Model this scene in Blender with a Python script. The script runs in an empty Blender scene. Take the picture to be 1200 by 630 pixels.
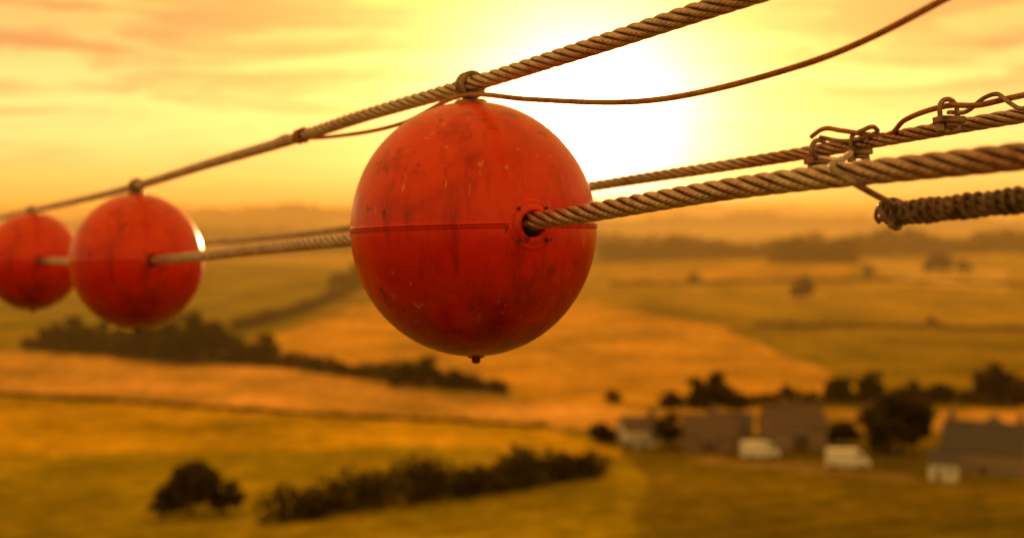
import bpy, math, random
import numpy as np
from mathutils import Vector, Matrix
random.seed(7); rng=np.random.default_rng(7)
S=bpy.context.scene
S.view_settings.view_transform='Standard'
try: S.view_settings.look='None'
except Exception: pass
S.view_settings.exposure=0
EYE=50.0
SUN_AZ=math.radians(3.0); SUN_EL=math.radians(3.0)
sd=Vector((math.sin(SUN_AZ)*math.cos(SUN_EL),math.cos(SUN_AZ)*math.cos(SUN_EL),math.sin(SUN_EL)))

# ---------------------------------------------------------------- helpers
def link(o,parent=None):
    S.collection.objects.link(o)
    if parent: o.parent=parent
    return o
def empty(name,loc=(0,0,0),rot=0):
    e=bpy.data.objects.new(name,None); e.location=loc; e.rotation_euler=(0,0,rot); e.empty_display_size=.1
    return link(e)
def mesh_obj(name,verts,faces,mats=(),smooth=False,parent=None,mi=None,uv=None):
    me=bpy.data.meshes.new(name)
    if isinstance(verts,np.ndarray): verts=verts.tolist()
    if isinstance(faces,np.ndarray): faces=faces.tolist()
    me.from_pydata(verts,[],faces)
    for m in mats: me.materials.append(m)
    if mi is not None: me.polygons.foreach_set('material_index',np.asarray(mi,dtype=np.int32))
    if smooth: me.polygons.foreach_set('use_smooth',np.ones(len(me.polygons),dtype=bool))
    if uv is not None:
        l=me.uv_layers.new(name='UVMap'); idx=np.zeros(len(me.loops),dtype=np.int32)
        me.loops.foreach_get('vertex_index',idx)
        l.data.foreach_set('uv',np.asarray(uv,dtype=np.float32)[idx].ravel())
    me.update()
    return link(bpy.data.objects.new(name,me),parent)

class MB:
    def __init__(s): s.v=[];s.f=[];s.m=[];s.n=0
    def add(s,v,f,m=0):
        s.v.append(np.asarray(v,dtype=float)); s.f+= [tuple(int(i)+s.n for i in q) for q in f]; s.m+=[m]*len(f); s.n+=len(v)
    def box(s,c,d,m=0,rot=None):
        c=np.array(c);d=np.array(d)/2
        v=np.array([[x,y,z] for x in(-1,1) for y in(-1,1) for z in(-1,1)])*d
        if rot is not None: v=v@np.array(rot).T
        s.add(v+c,[(0,1,3,2),(4,6,7,5),(0,4,5,1),(2,3,7,6),(0,2,6,4),(1,5,7,3)],m)
    def obj(s,name,mats,smooth=False,parent=None):
        return mesh_obj(name,np.vstack(s.v),s.f,mats,smooth,parent,s.m)

def spline(ctrl,stepf):
    P=np.array(ctrl,dtype=float); d=np.linalg.norm(np.diff(P,axis=0),axis=1); t=np.r_[0,np.cumsum(d)]
    n=len(P); T=np.zeros_like(P)
    for i in range(n):
        if i==0: T[i]=(P[1]-P[0])/d[0]
        elif i==n-1: T[i]=(P[-1]-P[-2])/d[-1]
        else:
            a=(P[i]-P[i-1])/d[i-1]; b=(P[i+1]-P[i])/d[i]
            T[i]=(a*d[i]+b*d[i-1])/(d[i]+d[i-1])
    out=[];s=0.0;arc=[]
    i=0
    while s<t[-1]:
        while s>t[i+1]: i+=1
        h=d[i];u=(s-t[i])/h
        p=(2*u**3-3*u**2+1)*P[i]+(u**3-2*u**2+u)*h*T[i]+(-2*u**3+3*u**2)*P[i+1]+(u**3-u**2)*h*T[i+1]
        out.append(p);arc.append(s);s+=stepf(p) if callable(stepf) else stepf
    out.append(P[-1]);arc.append(t[-1])
    return np.array(out),np.array(arc)
def frames(p):
    t=np.gradient(p,axis=0); t/=np.linalg.norm(t,axis=1)[:,None]+1e-12
    n=np.zeros_like(p); a=np.array([0,0,1.]) if abs(t[0][2])<.9 else np.array([1.,0,0])
    v=a-t[0]*a.dot(t[0]); v/=np.linalg.norm(v); n[0]=v
    for i in range(1,len(p)):
        v=v-t[i]*v.dot(t[i]); v/=np.linalg.norm(v); n[i]=v
    return t,n,np.cross(t,n)
def tube(p,r,sides=8,arc=None,fr=None,uvoff=0.):
    """returns verts, faces, uv ; r scalar or array ; seam duplicated"""
    if fr is None: fr=frames(p)
    t,n,b=fr; N=len(p); r=np.broadcast_to(np.asarray(r,dtype=float),(N,))
    a=np.linspace(0,2*math.pi,sides+1)
    v=p[:,None,:]+r[:,None,None]*(np.cos(a)[None,:,None]*n[:,None,:]+np.sin(a)[None,:,None]*b[:,None,:])
    if arc is None: arc=np.r_[0,np.cumsum(np.linalg.norm(np.diff(p,axis=0),axis=1))]
    uv=np.stack([np.broadcast_to(np.linspace(0,1,sides+1),(N,sides+1)),np.broadcast_to(arc[:,None]+uvoff,(N,sides+1))],-1)
    i=np.arange(N-1)[:,None]*(sides+1)+np.arange(sides)[None,:]; i=i.ravel()
    f=np.stack([i,i+1,i+sides+2,i+sides+1],-1)
    v=v.reshape(-1,3); uv=uv.reshape(-1,2)
    fl=[tuple(q) for q in f]
    fl.append(tuple(range(sides-1,-1,-1))); k=(N-1)*(sides+1); fl.append(tuple(range(k,k+sides)))
    return v,fl,uv

def lathe(profile,seg=96):
    prof=np.array(profile); a=np.arange(seg)*2*math.pi/seg
    v=np.stack([prof[:,0][:,None]*np.cos(a),prof[:,0][:,None]*np.sin(a),np.broadcast_to(prof[:,1][:,None],(len(prof),seg))],-1).reshape(-1,3)
    f=[]
    for i in range(len(prof)-1):
        for k in range(seg):
            k2=(k+1)%seg; f.append((i*seg+k,(i+1)*seg+k,(i+1)*seg+k2,i*seg+k2))
    f.append(tuple(range(seg))); f.append(tuple((len(prof)-1)*seg+k for k in range(seg-1,-1,-1)))
    return v,f

# ---------------------------------------------------------------- materials
def newmat(name):
    m=bpy.data.materials.new(name); m.use_nodes=True; nt=m.node_tree; b=nt.nodes['Principled BSDF']
    return m,nt,b
def N(nt,t,**k):
    n=nt.nodes.new(t)
    for a,v in k.items(): setattr(n,a,v)
    return n
def ramp(nt,stops):
    r=nt.nodes.new('ShaderNodeValToRGB'); e=r.color_ramp.elements
    while len(e)>len(stops): e.remove(e[-1])
    while len(e)<len(stops): e.new(.5)
    for q,(p,c) in zip(e,stops): q.position=p; q.color=(*c,1) if len(c)==3 else c
    return r
def mixc(nt,a,b,fac,mode='MIX'):
    m=nt.nodes.new('ShaderNodeMix'); m.data_type='RGBA'; m.blend_type=mode
    for s,v in ((0,fac),(6,a),(7,b)):
        if hasattr(v,'is_output'): nt.links.new(v,m.inputs[s])
        elif s==0: m.inputs[0].default_value=v
        else: m.inputs[s].default_value=(*v,1)
    return m.outputs[2]
def noise(nt,vec,scale,detail=4,rough=.55,dist=0):
    n=nt.nodes.new('ShaderNodeTexNoise'); n.inputs['Scale'].default_value=scale; n.inputs['Detail'].default_value=detail
    n.inputs['Roughness'].default_value=rough; n.inputs['Distortion'].default_value=dist
    if vec is not None: nt.links.new(vec,n.inputs['Vector'])
    return n.outputs['Fac']
def bump(nt,b,h,strength,dist):
    n=nt.nodes.new('ShaderNodeBump'); n.inputs['Strength'].default_value=strength; n.inputs['Distance'].default_value=dist
    nt.links.new(h,n.inputs['Height']); nt.links.new(n.outputs[0],b.inputs['Normal'])
def simple(name,c1,c2,scale=3.,rough=.8,metal=0.,bs=.3,bd=.02):
    m,nt,b=newmat(name); tc=N(nt,'ShaderNodeTexCoord'); v=tc.outputs['Object']
    f=noise(nt,v,scale,4); r=ramp(nt,[(.3,c1),(.7,c2)]); nt.links.new(f,r.inputs[0]); nt.links.new(r.outputs[0],b.inputs['Base Color'])
    b.inputs['Roughness'].default_value=rough; b.inputs['Metallic'].default_value=metal
    bump(nt,b,noise(nt,v,scale*6,2),bs,bd)
    return m

def steel_mat(name,dark,mid,light,metal=.45,rough=.5,crev=False):
    m,nt,b=newmat(name); tc=N(nt,'ShaderNodeTexCoord'); obj=tc.outputs['Object']
    f=noise(nt,obj,35,5,.65); r=ramp(nt,[(.3,dark),(.5,mid),(.72,light)]); nt.links.new(f,r.inputs[0])
    f2=noise(nt,obj,5,3); r2=ramp(nt,[(.42,(1,1,1)),(.72,(.58,.34,.20))]); nt.links.new(f2,r2.inputs[0])
    c=mixc(nt,r.outputs[0],r2.outputs[0],.8,'MULTIPLY')
    if crev:   # shade in the gaps between strands, painted into the colour
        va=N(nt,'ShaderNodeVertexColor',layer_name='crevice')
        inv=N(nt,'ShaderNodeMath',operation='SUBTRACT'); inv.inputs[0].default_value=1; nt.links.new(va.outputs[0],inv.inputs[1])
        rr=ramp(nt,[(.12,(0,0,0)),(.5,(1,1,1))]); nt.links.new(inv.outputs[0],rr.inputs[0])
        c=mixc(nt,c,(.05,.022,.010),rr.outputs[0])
    nt.links.new(c,b.inputs['Base Color'])
    b.inputs['Metallic'].default_value=metal
    ro=N(nt,'ShaderNodeMapRange'); ro.inputs[3].default_value=rough-.12; ro.inputs[4].default_value=rough+.2; nt.links.new(f,ro.inputs[0]); nt.links.new(ro.outputs[0],b.inputs['Roughness'])
    sx=N(nt,'ShaderNodeSeparateXYZ'); nt.links.new(tc.outputs['UV'],sx.inputs[0])
    a=N(nt,'ShaderNodeMath',operation='MULTIPLY'); a.inputs[1].default_value=7*2*math.pi; nt.links.new(sx.outputs[0],a.inputs[0])
    c=N(nt,'ShaderNodeMath',operation='MULTIPLY'); c.inputs[1].default_value=7*2*math.pi/.10; nt.links.new(sx.outputs[1],c.inputs[0])
    d=N(nt,'ShaderNodeMath',operation='ADD'); nt.links.new(a.outputs[0],d.inputs[0]); nt.links.new(c.outputs[0],d.inputs[1])
    e=N(nt,'ShaderNodeMath',operation='SINE'); nt.links.new(d.outputs[0],e.inputs[0])
    g=N(nt,'ShaderNodeMath',operation='MULTIPLY_ADD'); nt.links.new(noise(nt,obj,120,2),g.inputs[0]); g.inputs[1].default_value=1.; nt.links.new(e.outputs[0],g.inputs[2])
    bump(nt,b,g.outputs[0],.35,.0008)
    return m
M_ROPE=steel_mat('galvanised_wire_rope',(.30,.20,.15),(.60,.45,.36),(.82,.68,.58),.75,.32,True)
M_ROPED=steel_mat('dark_wire_rope',(.06,.045,.03),(.24,.17,.13),(.46,.35,.27),.5,.45)
M_WIRE=steel_mat('rusty_wire',(.20,.07,.025),(.42,.18,.06),(.52,.28,.12),.4,.45)
M_CLAMP=steel_mat('clamp_steel',(.14,.10,.08),(.34,.26,.20),(.52,.43,.34),.6,.4)

def ball_mat():
    m,nt,b=newmat('faded_orange_red_paint'); tc=N(nt,'ShaderNodeTexCoord'); o=tc.outputs['Object']
    base=ramp(nt,[(.3,(.62,.011,.001)),(.55,(.80,.022,.001)),(.78,(.90,.050,.003))]); nt.links.new(noise(nt,o,5,5,.6,.4),base.inputs[0])
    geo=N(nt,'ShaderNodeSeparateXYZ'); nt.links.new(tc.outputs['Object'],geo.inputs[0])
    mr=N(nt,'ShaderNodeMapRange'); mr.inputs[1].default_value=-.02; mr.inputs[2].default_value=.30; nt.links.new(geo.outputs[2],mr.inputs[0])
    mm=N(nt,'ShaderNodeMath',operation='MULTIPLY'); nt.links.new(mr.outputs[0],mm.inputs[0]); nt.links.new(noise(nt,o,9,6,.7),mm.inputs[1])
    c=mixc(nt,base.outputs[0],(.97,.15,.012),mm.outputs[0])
    # broad scuffed patches
    pt=ramp(nt,[(.54,(0,0,0)),(.64,(1,1,1))]); nt.links.new(noise(nt,o,3.4,6,.62,.8),pt.inputs[0])
    kp=N(nt,'ShaderNodeMath',operation='MULTIPLY'); kp.inputs[1].default_value=.35; nt.links.new(pt.outputs[0],kp.inputs[0])
    c=mixc(nt,c,(.42,.012,.002),kp.outputs[0])
    mp=N(nt,'ShaderNodeMapping'); mp.inputs['Scale'].default_value=(14,14,2.2); nt.links.new(o,mp.inputs[0])
    st=ramp(nt,[(.50,(0,0,0)),(.70,(1,1,1))]); nt.links.new(noise(nt,mp.outputs[0],1.6,5,.65,.4),st.inputs[0])
    k=N(nt,'ShaderNodeMath',operation='MULTIPLY'); k.inputs[1].default_value=.65; nt.links.new(st.outputs[0],k.inputs[0])
    c=mixc(nt,c,(.24,.007,.002),k.outputs[0])
    mp2=N(nt,'ShaderNodeMapping'); mp2.inputs['Scale'].default_value=(55,55,5); mp2.inputs['Rotation'].default_value=(.35,.5,0); nt.links.new(o,mp2.inputs[0])
    sc=ramp(nt,[(.66,(0,0,0)),(.73,(1,1,1))]); nt.links.new(noise(nt,mp2.outputs[0],1.,3,.5),sc.inputs[0])
    k5=N(nt,'ShaderNodeMath',operation='MULTIPLY'); k5.inputs[1].default_value=.7; nt.links.new(sc.outputs[0],k5.inputs[0])
    c=mixc(nt,c,(.92,.33,.10),k5.outputs[0])
    sp=ramp(nt,[(.64,(0,0,0)),(.69,(1,1,1))]); nt.links.new(noise(nt,o,19,5,.6),sp.inputs[0])
    k2=N(nt,'ShaderNodeMath',operation='MULTIPLY'); k2.inputs[1].default_value=.85; nt.links.new(sp.outputs[0],k2.inputs[0])
    c=mixc(nt,c,(.09,.015,.006),k2.outputs[0])
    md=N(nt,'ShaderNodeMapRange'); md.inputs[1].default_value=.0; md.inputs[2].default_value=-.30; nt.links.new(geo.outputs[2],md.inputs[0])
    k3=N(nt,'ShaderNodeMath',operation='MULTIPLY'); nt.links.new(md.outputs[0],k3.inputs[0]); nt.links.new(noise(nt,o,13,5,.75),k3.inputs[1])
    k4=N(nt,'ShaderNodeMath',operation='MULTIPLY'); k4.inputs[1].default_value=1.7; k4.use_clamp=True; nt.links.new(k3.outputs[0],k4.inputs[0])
    c=mixc(nt,c,(.11,.004,.001),k4.outputs[0])  # underside shade painted into the ball colour, broken up by noise
    nt.links.new(c,b.inputs['Base Color'])
    rr=N(nt,'ShaderNodeMapRange'); rr.inputs[3].default_value=.14; rr.inputs[4].default_value=.44; nt.links.new(noise(nt,o,12,4,.7),rr.inputs[0]); nt.links.new(rr.outputs[0],b.inputs['Roughness'])
    b.inputs['Specular IOR Level'].default_value=.34
    bump(nt,b,noise(nt,o,28,5,.7),.15,.003)
    return m
M_BALL=ball_mat()
M_BLACK=simple('dark_hole',(.012,.008,.006),(.03,.02,.015),30,.7)
M_SEAM=simple('seam_grime',(.08,.010,.005),(.20,.018,.007),30,.6)

def foliage_mat(name,c1,c2,scale=.35):
    m,nt,b=newmat(name); geo=N(nt,'ShaderNodeNewGeometry'); 
    r=ramp(nt,[(.3,c1),(.7,c2)]); nt.links.new(noise(nt,geo.outputs['Position'],scale,2,.7),r.inputs[0])
    df=N(nt,'ShaderNodeBsdfDiffuse'); nt.links.new(r.outputs[0],df.inputs[0])
    tr=N(nt,'ShaderNodeBsdfTranslucent'); nt.links.new(r.outputs[0],tr.inputs[0])
    mx=N(nt,'ShaderNodeMixShader'); mx.inputs[0].default_value=.3; nt.links.new(df.outputs[0],mx.inputs[1]); nt.links.new(tr.outputs[0],mx.inputs[2])
    nt.links.new(mx.outputs[0],nt.nodes['Material Output'].inputs[0]); nt.nodes.remove(b)
    return m
M_LEAF=foliage_mat('leaves',(.055,.042,.007),(.12,.085,.012))
M_BARK=simple('bark',(.06,.04,.025),(.14,.10,.06),4,.9)
M_STONE=simple('rubble_stone',(.22,.15,.10),(.34,.25,.17),1.5,.9)
M_BRICK=simple('brick',(.18,.11,.07),(.28,.17,.11),2,.9)
M_RENDER=simple('white_render',(.76,.74,.70),(.85,.83,.80),1,.8)
M_SLATE=simple('slate_roof',(.06,.05,.05),(.13,.11,.10),2,.7)
M_TILE=simple('weathered_tile_roof',(.11,.07,.045),(.19,.12,.08),2,.8)
M_GLASS,_nt,_b=newmat('window_glass'); _b.inputs['Base Color'].default_value=(.03,.035,.04,1); _b.inputs['Roughness'].default_value=.08
M_FRAME=simple('painted_frame',(.6,.58,.54),(.7,.68,.64),5,.5)
M_DOOR=simple('door_paint',(.08,.05,.03),(.14,.09,.05),4,.6)
M_VAN=simple('white_van_paint',(.80,.80,.79),(.85,.85,.84),2,.3,0,.02)
M_TYRE=simple('tyre',(.02,.02,.02),(.04,.04,.04),8,.85)

# ---------------------------------------------------------------- terrain
def sstep(a,b,x):
    t=np.clip((x-a)/(b-a),0,1); return t*t*(3-2*t)
def height(x,y):
    x=np.asarray(x,dtype=float); y=np.asarray(y,dtype=float); r=np.hypot(x,y)
    h=.9*np.sin(x/83+1)*np.sin(y/97)
    mid=sstep(420,800,r)*(1-sstep(1400,2600,r)*.5)
    h+=mid*(4.5*np.sin(x/118+.6)*np.cos(y/150+.4)+2.6*np.sin(x/61+y/90))
    h+=14*np.exp(-((x-330)/260)**2-((y-1150)/280)**2)
    h+=8*np.exp(-((x+260)/200)**2-((y-1000)/220)**2)
    far=sstep(1300,3000,r)
    h+=far*(6*np.sin(x/410+.5)*np.cos(y/520)+4*np.sin(x/190+y/300))
    th=np.arctan2(x,y)
    ridge=62+9*np.sin(th*9+1)+5*np.sin(th*23+2)+3*np.sin(th*51)
    h+=sstep(3200,8500,r)*ridge
    h+=30*np.exp(-((x+520)/420)**2-((y-3000)/500)**2)
    return h
def H(x,y): return float(height(x,y))

fr_=np.radians(np.linspace(-26,26,430)); rest=np.radians(np.linspace(26,334,110)[1:-1])
ang=np.r_[fr_,rest]; NA=len(ang)
rad=np.geomspace(25,16000,440); NR=len(rad)
X=rad[:,None]*np.sin(ang)[None]; Y=rad[:,None]*np.cos(ang)[None]; Z=height(X,Y)
V=np.stack([X,Y,Z],-1).reshape(-1,3); V=np.vstack([V,[[0,0,H(0,0)]]])
i=np.arange(NR-1)[:,None]*NA+np.arange(NA)[None]; j=np.arange(NR-1)[:,None]*NA+((np.arange(NA)+1)%NA)[None]
F=np.stack([i,j,j+NA,i+NA],-1).reshape(-1,4)[:, ::-1].tolist()
c0=len(V)-1
F+=[(c0,(k+1)%NA,k) for k in range(NA)]
def inpoly(px,py,poly):
    ins=np.zeros(px.shape,bool); n=len(poly)
    for a in range(n):
        x1,y1=poly[a];x2,y2=poly[(a+1)%n]
        c=((y1>py)!=(y2>py))&(px<(x2-x1)*(py-y1)/((y2-y1) if y2!=y1 else 1e-9)+x1); ins^=c
    return ins
vx=V[:,0]; vy=V[:,1]; wx=vx+1.5*np.sin(vy/11)+np.sin(vx/7); wy=vy+1.5*np.sin(vx/13)
col=np.tile(np.array([.30,.24,.012]),(len(V),1))
seeds=np.stack([rng.uniform(-6000,6000,420),rng.uniform(-3000,9000,420)],-1)
near=np.stack([rng.uniform(-900,1200,60),rng.uniform(700,3000,60)],-1); seeds=np.vstack([seeds,near])
pal=np.array([[.42,.30,.03],[.26,.23,.015],[.14,.12,.012],[.52,.37,.05],[.34,.25,.02],[.11,.09,.01]])
pid=rng.integers(0,len(pal),len(seeds)); best=np.full(len(V),1e18); bi=np.zeros(len(V),int)
for k,(sx,sy) in enumerate(seeds):
    dd=(vx-sx)**2+((vy-sy)*.8)**2; mk=dd<best; best[mk]=dd[mk]; bi[mk]=k
far=(np.hypot(vx,vy)>1180)|(vy<60); col[far]=pal[pid[bi[far]]]
def paint(poly,c): col[inpoly(wx,wy,poly)]=c
paint([(-480,560),(-100,560),(-87,800),(-60,1180),(-700,1180)],(.28,.25,.012))
paint([(-60,700),(60,700),(180,620),(420,620),(640,1180),(-60,1180)],(.46,.34,.014))
paint([(-103,556),(-77,712),(-17,730),(42,695),(89,595),(102,427),(90,374),(40,370),(22,362),(-2,388),(-75,463)],(.72,.43,.05))
paint([(102,374),(106,427),(92,597),(180,620),(420,620),(300,374)],(.33,.26,.012))
paint([(256,1042),(341,981),(276,794),(225,833)],(.78,.56,.14))
paint([(60,900),(200,860),(240,980),(70,1040)],(.62,.40,.03))
paint([(300,700),(420,690),(430,780),(310,790)],(.60,.42,.06))
paint([(-230,500),(-162,482),(-73,451),(-2,384),(39,358),(190,358),(170,321),(35,321),(8,329),(-57,352),(-127,379),(-190,400)],(.82,.50,.11))
paint([(-330,60),(-300,400),(-127,376),(-57,349),(8,326),(24,298),(20,200),(20,60)],(.70,.47,.02))
paint([(-330,60),(-300,290),(-120,285),(-20,300),(24,290),(20,200),(20,60)],(.42,.34,.014))
paint([(24,298),(35,320),(240,320),(240,60),(20,60)],(.25,.20,.012))
paint([(40,286),(62,276),(74,262),(70,258),(56,268),(36,280)],(.42,.30,.10))
M_GROUND,nt,b=newmat('farmland')
at=N(nt,'ShaderNodeVertexColor',layer_name='field'); geo=N(nt,'ShaderNodeNewGeometry')
r1=ramp(nt,[(.32,(.46,.48,.35)),(.68,(1.45,1.25,1.2))]); nt.links.new(noise(nt,geo.outputs['Position'],.022,5,.65),r1.inputs[0])
c=mixc(nt,at.outputs[0],r1.outputs[0],1.,'MULTIPLY')
r2=ramp(nt,[(.3,(.55,.58,.55)),(.7,(1.35,1.30,1.3))]); nt.links.new(noise(nt,geo.outputs['Position'],.2,4,.75),r2.inputs[0])
c=mixc(nt,c,r2.outputs[0],.9,'MULTIPLY')
mp=N(nt,'ShaderNodeMapping'); mp.inputs['Rotation'].default_value=(0,0,math.radians(62)); nt.links.new(geo.outputs['Position'],mp.inputs[0])
wv=N(nt,'ShaderNodeTexWave'); wv.inputs['Scale'].default_value=.035; wv.inputs['Distortion'].default_value=1.2; wv.inputs['Detail'].default_value=2; nt.links.new(mp.outputs[0],wv.inputs[0])
r3=ramp(nt,[(.0,(.80,.80,.80)),(.5,(1,1,1))]); nt.links.new(wv.outputs['Fac'],r3.inputs[0])
c=mixc(nt,c,r3.outputs[0],.8,'MULTIPLY')
nt.links.new(c,b.inputs['Base Color']); b.inputs['Roughness'].default_value=.9; b.inputs['Specular IOR Level'].default_value=.0
bump(nt,b,noise(nt,geo.outputs['Position'],.5,3,.7),.45,.4)
g=mesh_obj('ground',V,F,[M_GROUND],True)
ca=g.data.color_attributes.new('field','FLOAT_COLOR','POINT'); ca.data.foreach_set('color',np.c_[col,np.ones(len(col))].astype(np.float32).ravel())

# ---------------------------------------------------------------- vegetation
def cards(cent,rad3,n,size):
    k=len(cent); idx=rng.integers(0,k,n)
    d=rng.normal(size=(n,3)); d/=np.linalg.norm(d,axis=1)[:,None]
    rr=rng.uniform(.15,1.12,n)[:,None]**.5
    c=cent[idx]+d*rr*rad3[idx]
    a=rng.normal(size=(n,3)); a/=np.linalg.norm(a,axis=1)[:,None]
    b2=np.cross(a,rng.normal(size=(n,3))); b2/=np.linalg.norm(b2,axis=1)[:,None]
    s=(size*rng.uniform(.5,1.3,n))[:,None]
    v=np.stack([c-a*s-b2*s*.6,c+a*s*.2-b2*s*.8,c+a*s+b2*s*.45,c-a*s*.3+b2*s*.8],1).reshape(-1,3)
    f=np.arange(n*4).reshape(-1,4)
    return v,f
def tree_mesh(name,h,w,seed,nl=2400):
    rr=random.Random(seed); mb=MB(); th=h*.2
    lean=(rr.uniform(-.04,.04)*h,rr.uniform(-.04,.04)*h)
    p=np.array([[0,0,-.5],[lean[0]*.3,lean[1]*.3,th*.6],[lean[0],lean[1],th*1.6],[lean[0]*1.3,lean[1]*1.3,h*.8]])
    pp,ar=spline(p,h*.06); v,f,_=tube(pp,np.linspace(h*.035,h*.008,len(pp)),7); mb.add(v,f,0)
    cents=[];rads=[]
    nb=12
    for k in range(nb):
        a=k*2.4+rr.uniform(-.4,.4); z0=th*rr.uniform(.8,2.4); L=w*.5*rr.uniform(.55,.95)
        q=np.array([[lean[0],lean[1],z0],[lean[0]+math.cos(a)*L*.5,lean[1]+math.sin(a)*L*.5,z0+h*.07],[lean[0]+math.cos(a)*L*.95,lean[1]+math.sin(a)*L*.95,z0+h*rr.uniform(.05,.25)]])
        pp,ar=spline(q,h*.07); v,f,_=tube(pp,np.linspace(h*.013,h*.003,len(pp)),5); mb.add(v,f,0)
        cents.append(q[2]); s=w*rr.uniform(.13,.21); rads.append((s,s,s*.9))
        cents.append((q[1]+q[2])/2+np.array([0,0,h*.06])); s=w*rr.uniform(.14,.2); rads.append((s,s,s*.9))
    for k in range(12):
        a=rr.uniform(0,6.28); q=rr.uniform(0,.3)*w; s=w*rr.uniform(.13,.2)
        cents.append(np.array([lean[0]+math.cos(a)*q,lean[1]+math.sin(a)*q,h*rr.uniform(.4,.9)])); rads.append((s,s,s*.85))
    v,f=cards(np.array(cents),np.array(rads),nl,w*.048); mb.add(v,f,1)
    me=bpy.data.meshes.new(name); me.from_pydata(np.vstack(mb.v).tolist(),[],mb.f); me.materials.append(M_BARK); me.materials.append(M_LEAF)
    me.polygons.foreach_set('material_index',np.array(mb.m,dtype=np.int32)); me.update(); return me
TM=[tree_mesh('tree_mesh_%d'%k,10,w,k+3) for k,w in enumerate((10.5,9,11.5,8.5))]
def tree(name,x,y,h,wide=1.,k=None):
    o=bpy.data.objects.new(name,TM[random.randrange(4) if k is None else k]); s=h/10
    o.location=(x,y,H(x,y)-.1); o.scale=(s*wide,s*wide,s); o.rotation_euler=(0,0,random.uniform(0,6.28)); return link(o)
def hedge(name,pts,h,w,size=.5,dens=14,vary=.5,bumps=()):
    pts=np.array(pts,dtype=float); seg=np.linalg.norm(np.diff(pts,axis=0),axis=1); L=seg.sum(); n=max(3,int(L/(w*.3)))
    s=np.linspace(0,L,n); cum=np.r_[0,np.cumsum(seg)]
    xs=np.interp(s,cum,pts[:,0])+rng.uniform(-.25,.25,n)*w; ys=np.interp(s,cum,pts[:,1])+rng.uniform(-.25,.25,n)*w
    hh=h*(1+vary*(.4*np.sin(s/ (w*2.1)+rng.uniform(0,6))+.4*np.sin(s/(w*.83)+2)+rng.uniform(-.35,.35,n))*.6)
    for (t,a,wd) in bumps: hh=hh+a*np.exp(-((s/L-t)/wd)**2)
    hh=np.maximum(hh,h*.45)
    zc=height(xs,ys)+hh*.42
    cent=np.stack([xs,ys,zc],-1); rad3=np.stack([np.full(n,w*.6),np.full(n,w*.6),hh*.55],-1)
    v,f=cards(cent,rad3,int(n*dens),size)
    return mesh_obj(name,v,f,[M_LEAF])

tree('tree',48.5,344,11,1.0,0); tree('tree',79.5,291,12.5,1.05,2); tree('tree',33.6,296,7.6,1.15,1)
tree('tree',93,368,9,1.0,3); tree('tree',124,366,10.5,1.0,0); tree('tree',86,372,6.5,1.1,2); tree('tree',104,371,6,1.2,1); tree('tree',113,302,8,1,3)
tree('tree',152,744,14,1.,1); tree('tree',26,366,4.2,1.2,1); tree('tree',-52,231,8.6,1.0,2); tree('tree',-46.5,232,5.5,1.2,1); tree('tree',-56,229,4.5,1.3,3)
tree('tree',39,350,6,1.2,3); tree('tree',56,352,5,1.3,1); tree('tree',70,300,5.5,1.3,0); tree('tree',19,303,4.5,1.2,2)
tree('tree',270,900,12,1.3,2); tree('tree',288,905,9,1.3,1); tree('tree',215,858,8,1.2,3); tree('tree',330,812,9,1.3,0); tree('tree',345,815,7,1.3,2); tree('tree',110,860,7,1.3,1); tree('tree',180,610,5,1.3,3); tree('tree',112,371,5,1.4,2); tree('tree',132,369,6.5,1.3,1); tree('tree',72,371,5,1.3,3)
for (x,y,h,w) in ((-152,490,12,1.1),(-141,492,10.5,1.2),(-160,497,9,1.2),(-132,486,8,1.2),(-112,463,14,1.1),(-103,460,17.5,1.),(-96,465,14,1.05),(-88,459,9,1.1),(-80,457,10,1.2),(-120,468,11,1.2),(-107,455,11,1.3),(-147,488,9,1.4),(-127,475,8,1.4),(-24,401,9.5,1.1),(-30,404,7,1.2),(-89,828,15,1.2),(-16,398,6,1.2),(-98,820,10,1.4)):
    tree('tree',x,y,h,w)
hedge('hedge',[(-170,495),(-74,455),(-40,420),(-2,391)],4.6,3.6,.6,42,.6,bumps=[(.8,2.5,.04)])
hedge('hedge',[(-116,595),(-100,700),(-87,833)],5.5,4.5,.8,36,.5,bumps=[(.95,6,.08)])
hedge('hedge',[(-190,396),(-127,378),(-57,350),(8,328)],.9,2.0,.35,10,.8)
hedge('hedge',[(38,366),(92,371),(180,371)],3.4,3.4,.5,36,.7)
hedge('hedge',[(-37,226),(-22,238),(-2,251),(15,266)],5.6,5.0,.48,140,.7,bumps=[(.18,2.2,.05),(.85,1.2,.2)])
hedge('hedge',[(24,299),(35,319),(52,322)],1.6,2,.4,26,.6)
hedge('hedge',[(104,600),(420,615)],1.8,3,.6,10,.8)
hedge('hedge',[(60,860),(200,850),(360,800)],2.2,4,.8,12,.8)
hedge('distant_woodland',[(70,1150),(180,1135),(300,1150),(440,1150),(700,1180)],17,16,2.4,80,.8)
hedge('distant_woodland',[(185,985),(209,981),(235,978)],17,15,2.2,130,.9)
hedge('distant_woodland',[(-640,2050),(-350,2080),(-230,2110)],24,30,4,80,.5)
hedge('distant_woodland',[(-700,1500),(-420,1430),(-150,1500)],11,14,2.4,50,.7)
hedge('distant_woodland',[(-100,1700),(250,1650),(900,1760)],16,20,3,60,.7)
hedge('distant_woodland',[(-1500,3300),(-700,3150),(100,3200),(900,3050),(2000,3300)],28,40,7,60,.8)
hedge('distant_woodland',[(-2600,5600),(-700,5350),(600,5500),(2800,5300)],34,80,14,50,.9)
hedge('distant_woodland',[(-300,1000),(-200,880)],6,7,1.4,34,.7)

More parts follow.
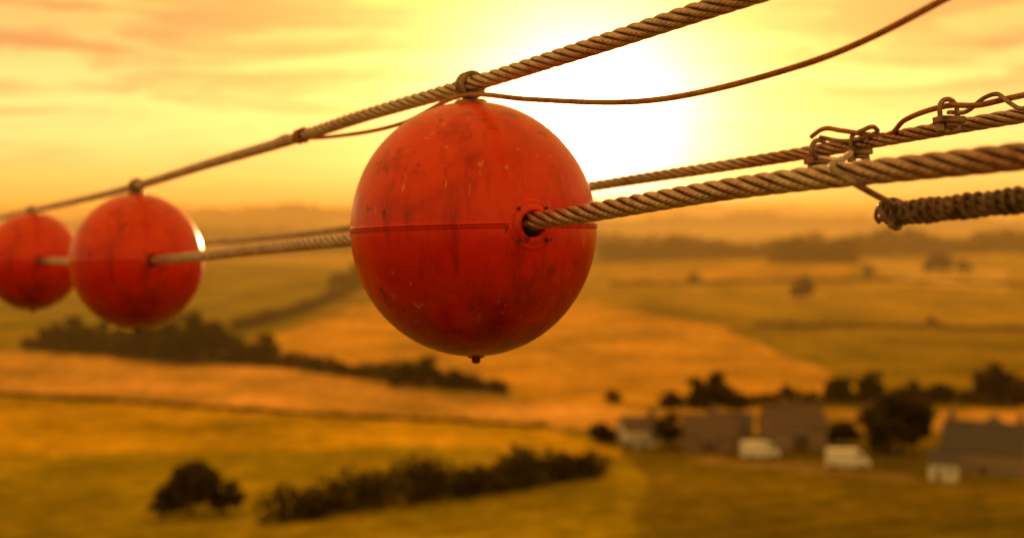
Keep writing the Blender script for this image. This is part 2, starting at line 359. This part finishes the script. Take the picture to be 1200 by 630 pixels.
# ---------------------------------------------------------------- farm buildings
def building(name,x,y,rot,w,d,hw,hr,wall,roof,wins=(),doors=(),chim=()):
    e=empty(name,(x,y,H(x,y)),rot)
    v=[(-w/2,-d/2,-1),(w/2,-d/2,-1),(w/2,d/2,-1),(-w/2,d/2,-1),(-w/2,-d/2,hw),(w/2,-d/2,hw),(w/2,d/2,hw),(-w/2,d/2,hw),(-w/2,0,hw+hr),(w/2,0,hw+hr)]
    mesh_obj('walls',v,[(0,1,5,4),(1,2,6,9,5),(2,3,7,6),(3,0,4,8,7)],[wall],parent=e)
    mb=MB(); o=.35; tt=.18
    for sg in (-1,1):
        sl=hr/(d/2); ye=sg*(d/2+o); ze=hw-o*sl
        a=[(-w/2-o,ye,ze+.02),(w/2+o,ye,ze+.02),(w/2+o,0,hw+hr+.02),(-w/2-o,0,hw+hr+.02)]
        v=a+[(p[0],p[1],p[2]+tt) for p in a]
        mb.add(v,[(0,3,2,1),(4,5,6,7),(0,1,5,4),(1,2,6,5),(2,3,7,6),(3,0,4,7)])
    mb.box((0,0,hw+hr+tt+.06),(w+2*o,.3,.14)); mb.obj('roof',[roof],parent=e)
    k=0
    for (wx_,wz,ww,wh) in wins:
        k+=1
        for sg in (-1,1):
            mb=MB(); yy=sg*(d/2+.02)
            mb.box((wx_,yy,wz),(ww,.06,wh),0)
            for (cx,cz,sx,sz) in ((wx_-ww/2,wz,.1,wh+.1),(wx_+ww/2,wz,.1,wh+.1),(wx_,wz+wh/2+.1,ww+.2,.1),(wx_,wz-wh/2-.1,ww+.3,.1),(wx_,wz,.06,wh)):
                mb.box((cx,sg*(d/2+.05),cz),(sx,.12,sz),1)
            mb.obj('window_%d%s'%(k,'a' if sg<0 else 'b'),[M_GLASS,M_FRAME],parent=e)
    for q,(dx,dw,dh) in enumerate(doors):
        mb=MB(); mb.box((dx,-d/2-.03,dh/2),(dw,.08,dh),0); mb.box((dx,-d/2-.04,dh+.1),(dw+.3,.14,.2),1); mb.obj('door_%d'%q,[M_DOOR,M_FRAME],parent=e)
    for q,cx in enumerate(chim):
        mb=MB(); mb.box((cx,0,hw+hr+.6),(1.1,.8,1.9)); mb.box((cx,0,hw+hr+1.62),(1.3,1.,.14))
        for s_ in (-.25,.25):
            v,f=lathe([(.14,0),(.11,.5)],10); v[:,0]+=cx+s_; v[:,2]+=hw+hr+1.69; mb.add(v,f)
        mb.obj('chimney_%d'%q,[M_BRICK],parent=e)
    return e
hw4=[(-5,1.5,1.1,1.2),(-2,1.5,1.1,1.2),(2.6,1.5,1.1,1.2),(5.4,1.5,1.1,1.2),(-5,4.2,1.1,1.1),(-2,4.2,1.1,1.1),(2.6,4.2,1.1,1.1),(5.4,4.2,1.1,1.1)]
building('farmhouse',90,270,math.radians(-30),15,8,4.6,4.6,M_STONE,M_SLATE,[(a,b_-.2,c_,d_) for a,b_,c_,d_ in hw4],[(.3,1.1,2.1)],[-6.3,6.3])
building('cottage',79.5,262,math.radians(-20),5,4.2,3.2,1.8,M_RENDER,M_SLATE,[(1.2,1.7,.8,.9)],[(-.8,.9,2)])
building('stone_barn',58.6,297,math.radians(14),12,8,4.8,4.2,M_STONE,M_TILE,[(-4,2.6,.9,.9),(4,2.6,.9,.9)],[(0,3.4,3.8)])
building('stone_barn',41,295,math.radians(-10),11,7,3.6,3.4,M_BRICK,M_TILE,[(-3.6,2,.9,.9),(3.6,2,.9,.9)],[(0,2.6,2.8)])
building('cottage',27,302,math.radians(12),7.5,5.5,3.6,2.2,M_RENDER,M_TILE,[(-2,1.7,.9,1.1),(2,1.7,.9,1.1)],[(0,1,2)],[2.6])
building('cottage',47,306,math.radians(-5),9,6,3.2,2.8,M_STONE,M_SLATE,[(-3,1.6,1,1.1),(2.8,1.6,1,1.1)],[(0,1,2)],[-3.6])
building('stone_barn',98,292,math.radians(60),12,7,3.6,3.2,M_STONE,M_TILE,[(-3.6,2,.9,.9)],[(0,2.6,2.8)])

def van(name,x,y,rot,sc=1.):
    e=empty(name,(x,y,H(x,y)),rot); e.scale=(sc,sc,sc)
    pr=[(-3,.4),(-3,2.5),(-2.85,2.65),(1.3,2.65),(1.7,2.5),(2.35,1.55),(3.0,1.25),(3.1,1.0),(3.1,.4)]
    hw_=1.0; mb=MB(); n=len(pr)
    secs=[(-hw_,.96),(-hw_+.12,1.),(hw_-.12,1.),(hw_,.96)]
    v=[]
    for yy,s in secs: v+=[(px_*s,yy,.4+(pz-.4)*s) for px_,pz in pr]
    f=[tuple(range(n-1,-1,-1)),tuple(3*n+k for k in range(n))]
    for a in range(3):
        for k in range(n): k2=(k+1)%n; f.append((a*n+k,a*n+k2,(a+1)*n+k2,(a+1)*n+k))
    mb.add(v,f); mb.obj('body',[M_VAN],parent=e)
    mb=MB()
    for sg in (-1,1): mb.add([(1.15,sg*1.012,1.6),(2.0,sg*1.012,1.6),(1.6,sg*1.012,2.2),(1.15,sg*1.012,2.2)],[(0,1,2,3)])
    mb.add([(1.79,-.8,2.4),(1.79,.8,2.4),(2.36,.85,1.62),(2.36,-.85,1.62)],[(0,1,2,3)]); mb.obj('windows',[M_GLASS],parent=e)
    for k,(wx_,sg) in enumerate(((-2,-1),(-2,1),(2.1,-1),(2.1,1))):
        v,f=lathe([(.18,-.12),(.33,-.12),(.37,-.08),(.37,.08),(.33,.12),(.18,.12)],20)
        v=v[:,[0,2,1]]; v[:,0]+=wx_; v[:,1]+=sg*.93; v[:,2]+=.37; mesh_obj('wheel_%d'%(k+1),v,f,[M_TYRE],True,e)
    return e
van('white_van',49.6,285,math.radians(8),1.25); van('white_van',64.6,274,math.radians(-6),1.35)

# ---------------------------------------------------------------- cables (heights are relative to eye height)
def E(pts): return [(x,y,z+EYE) for x,y,z in pts]
def stepf(p):
    y=p[1]
    if y<.8: return .03
    return min(.06,max(.007,.0022*y))
def rope(name,ctrl,R=.0195,lay=.30,mat=M_ROPE,strands=6,hand=1,sf=stepf):
    p,arc=spline(E(ctrl),sf); fr=frames(p); t,n,b=fr
    r=R*.37; off=R-r
    Vv=[];Ff=[];Uu=[];Cc=[];k0=0
    def radial(v,sides): 
        return np.linalg.norm(v.reshape(len(p),sides+1,3)-p[:,None,:],axis=2).ravel()
    for k in range(strands):
        ph=hand*2*math.pi*arc/lay+2*math.pi*k/strands
        q=p+off*(np.cos(ph)[:,None]*n+np.sin(ph)[:,None]*b)
        v,f,uv=tube(q,r,10,arc,uvoff=k*.37); Vv.append(v); Uu.append(uv); Ff+=[tuple(i+k0 for i in g) for g in f]; k0+=len(v)
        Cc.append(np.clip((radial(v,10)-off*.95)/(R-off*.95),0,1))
    v,f,uv=tube(p,off*.7,6,arc); Vv.append(v);Uu.append(uv);Ff+=[tuple(i+k0 for i in g) for g in f]; Cc.append(np.zeros(len(v)))
    o=mesh_obj(name,np.vstack(Vv),Ff,[mat],True,uv=np.vstack(Uu))
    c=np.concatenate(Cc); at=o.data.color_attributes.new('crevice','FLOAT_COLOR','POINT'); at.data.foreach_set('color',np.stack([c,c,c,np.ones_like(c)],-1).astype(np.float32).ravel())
    return o
A=[(4.7,-5.6,1.15),(2.46,-1.4,.68),(1.5,.41,.52),(.86,1.62,.425),(.354,2.57,.362),(.175,2.91,.336),(-.1,3.43,.300),(-.409,4.01,.266),(-.735,4.63,.222),(-1.127,5.37,.177),(-1.70,6.45,.106),(-2.92,8.75,.0),(-4.5,11.7,-.12),(-9.9,21.8,-.35),(-20,40.7,-.1),(-42,82,2)]
B=[(4.74,-5.6,.62),(2.48,-1.4,.28),(1.36,.71,.14),(.686,1.97,.071),(.438,2.43,.0437),(.05,3.16,-.026),(-.093,3.43,-.045),(-.478,4.15,-.09),(-1.70,6.45,-.235),(-3.0,8.9,-.32),(-5.5,13.6,-.45),(-9.9,21.9,-.6),(-20,41,-.4),(-42,82,1.6)]
C=[(5.5,-5.6,.8),(3.2,-1.2,.46),(1.6,1.8,.262),(1.01,2.9,.186),(.722,3.44,.138),(.258,4.31,.072),(-.705,6.12,-.081),(-1.743,8.06,-.189),(-3.0,10.5,-.28),(-4.6,13.5,-.38),(-9,21.8,-.5),(-20,42.4,-.3),(-42,83.5,1.7)]
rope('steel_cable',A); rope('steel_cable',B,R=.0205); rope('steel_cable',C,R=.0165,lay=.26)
Ee=[(.618,2.35,-.0095),(.645,2.27,-.004),(.731,2.10,.011),(.86,1.88,.035),(1.15,1.4,.08),(1.9,0.1,.2),(4.9,-5.6,.7)]
rope('cable_end',Ee,R=.0165,lay=.2,mat=M_ROPED,sf=lambda p:.006 if p[1]>1.2 else .03)
def coil(ctrl,R,r,pitch,mat,name,parent=None,s0=0,s1=1):
    p,arc=spline(E(ctrl),.0015); m=(arc>=s0)&(arc<=s1); p=p[m]; arc=arc[m]; t,n,b=frames(p)
    ph=2*math.pi*arc/pitch+.5*np.sin(arc*47); rr=R*(1+.06*np.sin(arc*70))
    q=p+rr[:,None]*(np.cos(ph)[:,None]*n+np.sin(ph)[:,None]*b); v,f,uv=tube(q,r,6); return mesh_obj(name,v,f,[mat],True,parent,uv=uv)
coil(Ee,.0170,.0042,.0200,M_ROPED,'binding_wire',s0=.01,s1=.9)
def wire(name,ctrl,r,mat=M_WIRE,parent=None,step=.006,wob=0.):
    p,arc=spline(E(ctrl),step)
    if wob: p=p+wob*np.stack([np.sin(arc*31),np.cos(arc*23),np.sin(arc*41+1)],-1)
    v,f,uv=tube(p,r,8,arc); return mesh_obj(name,v,f,[mat],True,parent,uv=uv)
wire('tie_wire',[(-.78,4.72,.232),(-.735,4.62,.238),(-.66,4.48,.224),(-.504,4.2,.217),(-.292,3.78,.228),(-.105,3.40,.273),(.038,3.15,.243),(.285,2.75,.212),(.489,2.4,.243),(.648,1.8,.318),(.8,1.2,.39),(1.45,.45,.50)],.0060)
coil([(-.60,4.36,.2395),(-.735,4.63,.222),(-.9,4.94,.206)],.022,.0045,.011,M_WIRE,'tie_wire_wrap',s0=.12,s1=.18)
wire('tie_wire',[(.735,3.42,.125),(.66,2.9,.10),(.53,2.3,.077),(.506,2.25,.066),(.528,2.2,.041),(.560,2.22,.026),(.594,2.25,.012),(.612,2.29,.004),(.628,2.30,-.012),(.622,2.29,-.03),(.606,2.28,-.026)],.0056,M_CLAMP)
wire('tie_wire',[(.715,3.40,.172),(.73,3.38,.186),(.765,3.3,.182),(.80,3.25,.172),(.841,3.2,.166),(.855,3.1,.193),(.882,3.0,.209),(.9025,2.95,.214),(.94,2.85,.209),(.974,2.8,.217),(1.03,2.6,.226),(1.3,2.15,.262),(1.6,1.8,.285)],.006,M_WIRE)
wire('tie_wire',[(.905,2.95,.20),(.925,2.88,.20),(.945,2.85,.222),(.96,2.82,.228),(.972,2.78,.208),(.985,2.76,.195),(1.01,2.7,.218),(1.05,2.6,.205),(1.3,2.2,.245)],.0048,M_CLAMP)
wire('tie_wire',[(.73,3.37,.17),(.77,3.31,.158),(.80,3.25,.163),(.825,3.21,.178),(.815,3.2,.184),(.79,3.24,.176)],.0055,M_CLAMP)
wire('frayed_strand',[(.622,2.34,-.005),(.604,2.33,.008),(.600,2.31,-.008),(.612,2.29,-.022),(.626,2.30,-.018),(.622,2.33,-.005)],.0045,M_ROPED)
wire('frayed_strand',[(.64,2.31,.008),(.622,2.33,.016),(.602,2.33,.006),(.596,2.33,-.012),(.604,2.34,-.022)],.0035,M_ROPED)

def rope_grip(name,loc,direc,s=1.):
    e=empty(name,(loc[0],loc[1],loc[2]+EYE)); q=Vector(direc).normalized().to_track_quat('X','Z'); e.rotation_mode='QUATERNION'; e.rotation_quaternion=q
    R=.021*s; r=.0055*s
    a=np.linspace(math.pi,0,14); pts=np.array([(0,-R,-.03*s),(0,-R,-.01*s)]+[(0,R*math.cos(k),R*math.sin(k)) for k in a]+[(0,R,-.01*s),(0,R,-.03*s)])[:, :]
    v,f,uv=tube(pts,r,10); mesh_obj('u_bolt',v,f,[M_CLAMP],True,e,uv=uv)
    mb=MB(); mb.box((0,0,-.0225*s),(.034*s,.062*s,.014*s)); mb.box((0,0,-.033*s),(.024*s,.03*s,.010*s)); o=mb.obj('saddle',[M_CLAMP],parent=e)
    bv=o.modifiers.new('b','BEVEL'); bv.width=.003*s; bv.segments=2
    for k,sg in enumerate((-1,1)):
        v,f=lathe([(.007*s,-.010*s),(.0105*s,-.008*s),(.0105*s,.006*s),(.008*s,.009*s)],6); v[:,1]+=sg*R; v[:,2]+=-.038*s; mesh_obj('nut_%d'%(k+1),v,f,[M_CLAMP],False,e)
    return e
dC=(.47,-.88,.07)
rope_grip('cable_clamp',(.737,3.41,.141),dC,1.15); rope_grip('cable_clamp',(.80,3.29,.155),dC,1.)
rope_grip('cable_clamp',(.905,2.95,.207),(.3,-.9,.1),1.)

# ---------------------------------------------------------------- marker balls
def ball(name,cx,cy,cz,clampz,yaw_j=0):
    e=empty(name,(cx,cy,cz+EYE))
    ax=Vector((1.61,-3.02,.155)).normalized(); q=ax.to_track_quat('X','Z')
    e.rotation_mode='QUATERNION'; e.rotation_quaternion=q
    R=.296; kz=1.035
    prof=[]
    for k in range(0,91):
        th=math.radians(k*1.0)
        if k==90: break
        prof.append((max(.0005,R*math.sin(th)),R*math.cos(th)*kz))
    prof=[p for p in prof if p[1]>.004]
    up=prof+[(R+.003,.0035),(R+.0035,.0018),(R+.0015,.0008)]
    lo=[(r,-z) for r,z in up[::-1]]
    v,f=lathe(up,144); n=len(v); v2,f2=lathe(lo,144)
    V_=np.vstack([v,v2]); F_=f+[tuple(i+n for i in g) for g in f2]
    d=1+.0022*np.sin(V_[:,0]*19+yaw_j)*np.sin(V_[:,2]*17+1)+.0015*np.sin(V_[:,1]*31)
    V_[:,:2]*=d[:,None]
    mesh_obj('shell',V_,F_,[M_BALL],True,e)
    v,f=lathe([(R-.004,-.0010),(R+.0008,-.0010),(R+.0008,.0010),(R-.004,.0010)],144); mesh_obj('seam_gasket',v,f,[M_SEAM],True,e)
    for k,sg in enumerate((1,-1)):
        pr=[(.060,R-.030),(.0585,R-.006),(.055,R-.0015),(.050,R+.0005),(.047,R-.001),(.045,R+.003),(.036,R+.0065),(.031,R+.006),(.028,R-.004),(.027,R-.03)]
        v,f=lathe(pr,48); f=f[:-2]; v=np.stack([v[:,2]*sg,v[:,0],v[:,1]],-1); mesh_obj('cable_boss_%d'%(k+1),v,f,[M_BALL],True,e)
        v,f=lathe([(.0275,R+.001),(.001,R+.0012)],32); v=np.stack([v[:,2]*sg,v[:,0],v[:,1]],-1); mesh_obj('cable_hole_%d'%(k+1),v,f,[M_BLACK],True,e)
        for j in range(4):
            a=math.pi/4+j*math.pi/2; vv,ff=lathe([(.0045,R-.001),(.0045,R+.0045),(.003,R+.006)],6); vv=np.stack([vv[:,2]*sg,vv[:,0]+.0505*math.cos(a),vv[:,1]+.0505*math.sin(a)],-1)
            mesh_obj('boss_bolt_%d_%d'%(k+1,j+1),vv,ff,[M_SEAM],False,e)
    v,f=lathe([(.020,-R*kz+.004),(.020,-R*kz-.003),(.011,-R*kz-.005),(.010,-R*kz-.014),(.006,-R*kz-.017)],20); mesh_obj('drain_plug',v,f[:],[M_SEAM],True,e)
    zt=R*kz; v,f=lathe([(.040,zt-.008),(.040,zt+.001),(.034,zt+.005),(.016,zt+.007),(.014,zt+.02)],28); mesh_obj('hanger_foot',v,f,[M_CLAMP],True,e)
    zc=clampz-cz
    a=np.linspace(0,2*math.pi,41)
    for k,dx in enumerate((-.012,.012)):
        pts=np.stack([np.full(41,dx),.0275*np.cos(a),zc+.0275*np.sin(a)],-1); v,f,uv=tube(pts,.0078,10); mesh_obj('hanger_ring_%d'%(k+1),v,f,[M_CLAMP],True,e,uv=uv)
    return e
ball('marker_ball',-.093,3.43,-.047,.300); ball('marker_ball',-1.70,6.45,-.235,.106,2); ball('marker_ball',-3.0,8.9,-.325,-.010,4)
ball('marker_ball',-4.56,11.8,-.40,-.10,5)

# ---------------------------------------------------------------- haze: valley air, its emission standing in for scattered sunlight
M_HAZE=bpy.data.materials.new('haze'); M_HAZE.use_nodes=True; nt=M_HAZE.node_tree; nt.nodes.remove(nt.nodes['Principled BSDF'])
HD=.00024
va=N(nt,'ShaderNodeVolumeAbsorption'); va.inputs['Color'].default_value=(0,0,0,1); va.inputs['Density'].default_value=HD
em=N(nt,'ShaderNodeEmission'); em.inputs[0].default_value=(1,.38,.045,1); em.inputs[1].default_value=HD*1.4
ad=N(nt,'ShaderNodeAddShader'); nt.links.new(va.outputs[0],ad.inputs[0]); nt.links.new(em.outputs[0],ad.inputs[1])
nt.links.new(ad.outputs[0],nt.nodes['Material Output'].inputs['Volume'])
mb=MB(); mb.box((0,8330,40),(26000,16000,120)); mb.obj('haze',[M_HAZE])

# ---------------------------------------------------------------- sky
W=bpy.data.worlds.new('World'); S.world=W; W.use_nodes=True; nt=W.node_tree
bg=nt.nodes['Background']; out=nt.nodes['World Output']
sky=N(nt,'ShaderNodeTexSky',sky_type='NISHITA'); sky.sun_disc=False; sky.sun_elevation=SUN_EL; sky.sun_rotation=SUN_AZ; sky.dust_density=3; sky.air_density=1.2
tint=mixc(nt,sky.outputs[0],(1,.62,.13),1.,'MULTIPLY'); nt.links.new(tint,bg.inputs[0]); bg.inputs[1].default_value=.055
tc=N(nt,'ShaderNodeTexCoord'); D=tc.outputs['Generated']; sx=N(nt,'ShaderNodeSeparateXYZ'); nt.links.new(D,sx.inputs[0])
gr=ramp(nt,[(0,(.95,.50,.10)),(.02,(1.0,.66,.15)),(.05,(1.0,.80,.26)),(.085,(1.,.76,.25)),(.12,(.84,.48,.16)),(.2,(1.0,.53,.08)),(.5,(1.0,.49,.06)),(1,(.86,.42,.06))]); nt.links.new(sx.outputs[2],gr.inputs[0])
mp=N(nt,'ShaderNodeMapping'); mp.inputs['Scale'].default_value=(4.0,4.0,34); mp.inputs['Location'].default_value=(1.3,.2,.4); nt.links.new(D,mp.inputs[0])
cl=ramp(nt,[(.44,(0,0,0)),(.57,(1,1,1))]); nt.links.new(noise(nt,mp.outputs[0],1.8,5,.62,.5),cl.inputs[0])
ez=N(nt,'ShaderNodeMapRange'); ez.inputs[1].default_value=.03; ez.inputs[2].default_value=.11; ez.inputs[3].default_value=.18; ez.inputs[4].default_value=.95; nt.links.new(sx.outputs[2],ez.inputs[0])
cf=N(nt,'ShaderNodeMath',operation='MULTIPLY'); nt.links.new(cl.outputs[0],cf.inputs[0]); nt.links.new(ez.outputs[0],cf.inputs[1])
cc=mixc(nt,gr.outputs[0],(.46,.23,.10),cf.outputs[0])
dt=N(nt,'ShaderNodeVectorMath',operation='DOT_PRODUCT'); nt.links.new(D,dt.inputs[0]); dt.inputs[1].default_value=tuple(sd)
mx=N(nt,'ShaderNodeMath',operation='MAXIMUM'); mx.inputs[1].default_value=0; nt.links.new(dt.outputs['Value'],mx.inputs[0])
def lobe(e,k,c):
    p=N(nt,'ShaderNodeMath',operation='POWER'); p.inputs[1].default_value=e; nt.links.new(mx.outputs[0],p.inputs[0])
    v=N(nt,'ShaderNodeVectorMath',operation='SCALE'); v.inputs[0].default_value=tuple(q*k for q in c); nt.links.new(p.outputs[0],v.inputs['Scale']); return v.outputs[0]
acc=cc
for e_,k_,c_ in ((30000,150,(1,.70,.30)),(1500,7,(1,.80,.45)),(330,3.4,(1,.80,.42)),(60,.6,(1,.62,.20))):
    a1=N(nt,'ShaderNodeVectorMath',operation='ADD'); nt.links.new(lobe(e_,k_,c_),a1.inputs[0]); nt.links.new(acc,a1.inputs[1]); acc=a1.outputs[0]
bg2=N(nt,'ShaderNodeBackground'); nt.links.new(acc,bg2.inputs[0]); bg2.inputs[1].default_value=1.0
ad=N(nt,'ShaderNodeAddShader'); nt.links.new(bg.outputs[0],ad.inputs[0]); nt.links.new(bg2.outputs[0],ad.inputs[1]); nt.links.new(ad.outputs[0],out.inputs[0])

sl=bpy.data.lights.new('sun','SUN'); sl.energy=5; sl.angle=math.radians(.5); sl.color=(1,.55,.18)
so=link(bpy.data.objects.new('sun',sl)); so.rotation_mode='QUATERNION'; so.rotation_quaternion=sd.to_track_quat('Z','Y'); so.location=(20,200,90)

# ---------------------------------------------------------------- camera
cam=bpy.data.cameras.new('camera'); co=link(bpy.data.objects.new('camera',cam)); co.location=(0,0,EYE); co.rotation_euler=(math.radians(90),0,0)
cam.lens=50; cam.sensor_width=36; cam.shift_y=-70/1200; cam.clip_start=.05; cam.clip_end=40000
cam.dof.use_dof=True; cam.dof.focus_distance=2.85; cam.dof.aperture_fstop=2.2
S.camera=co
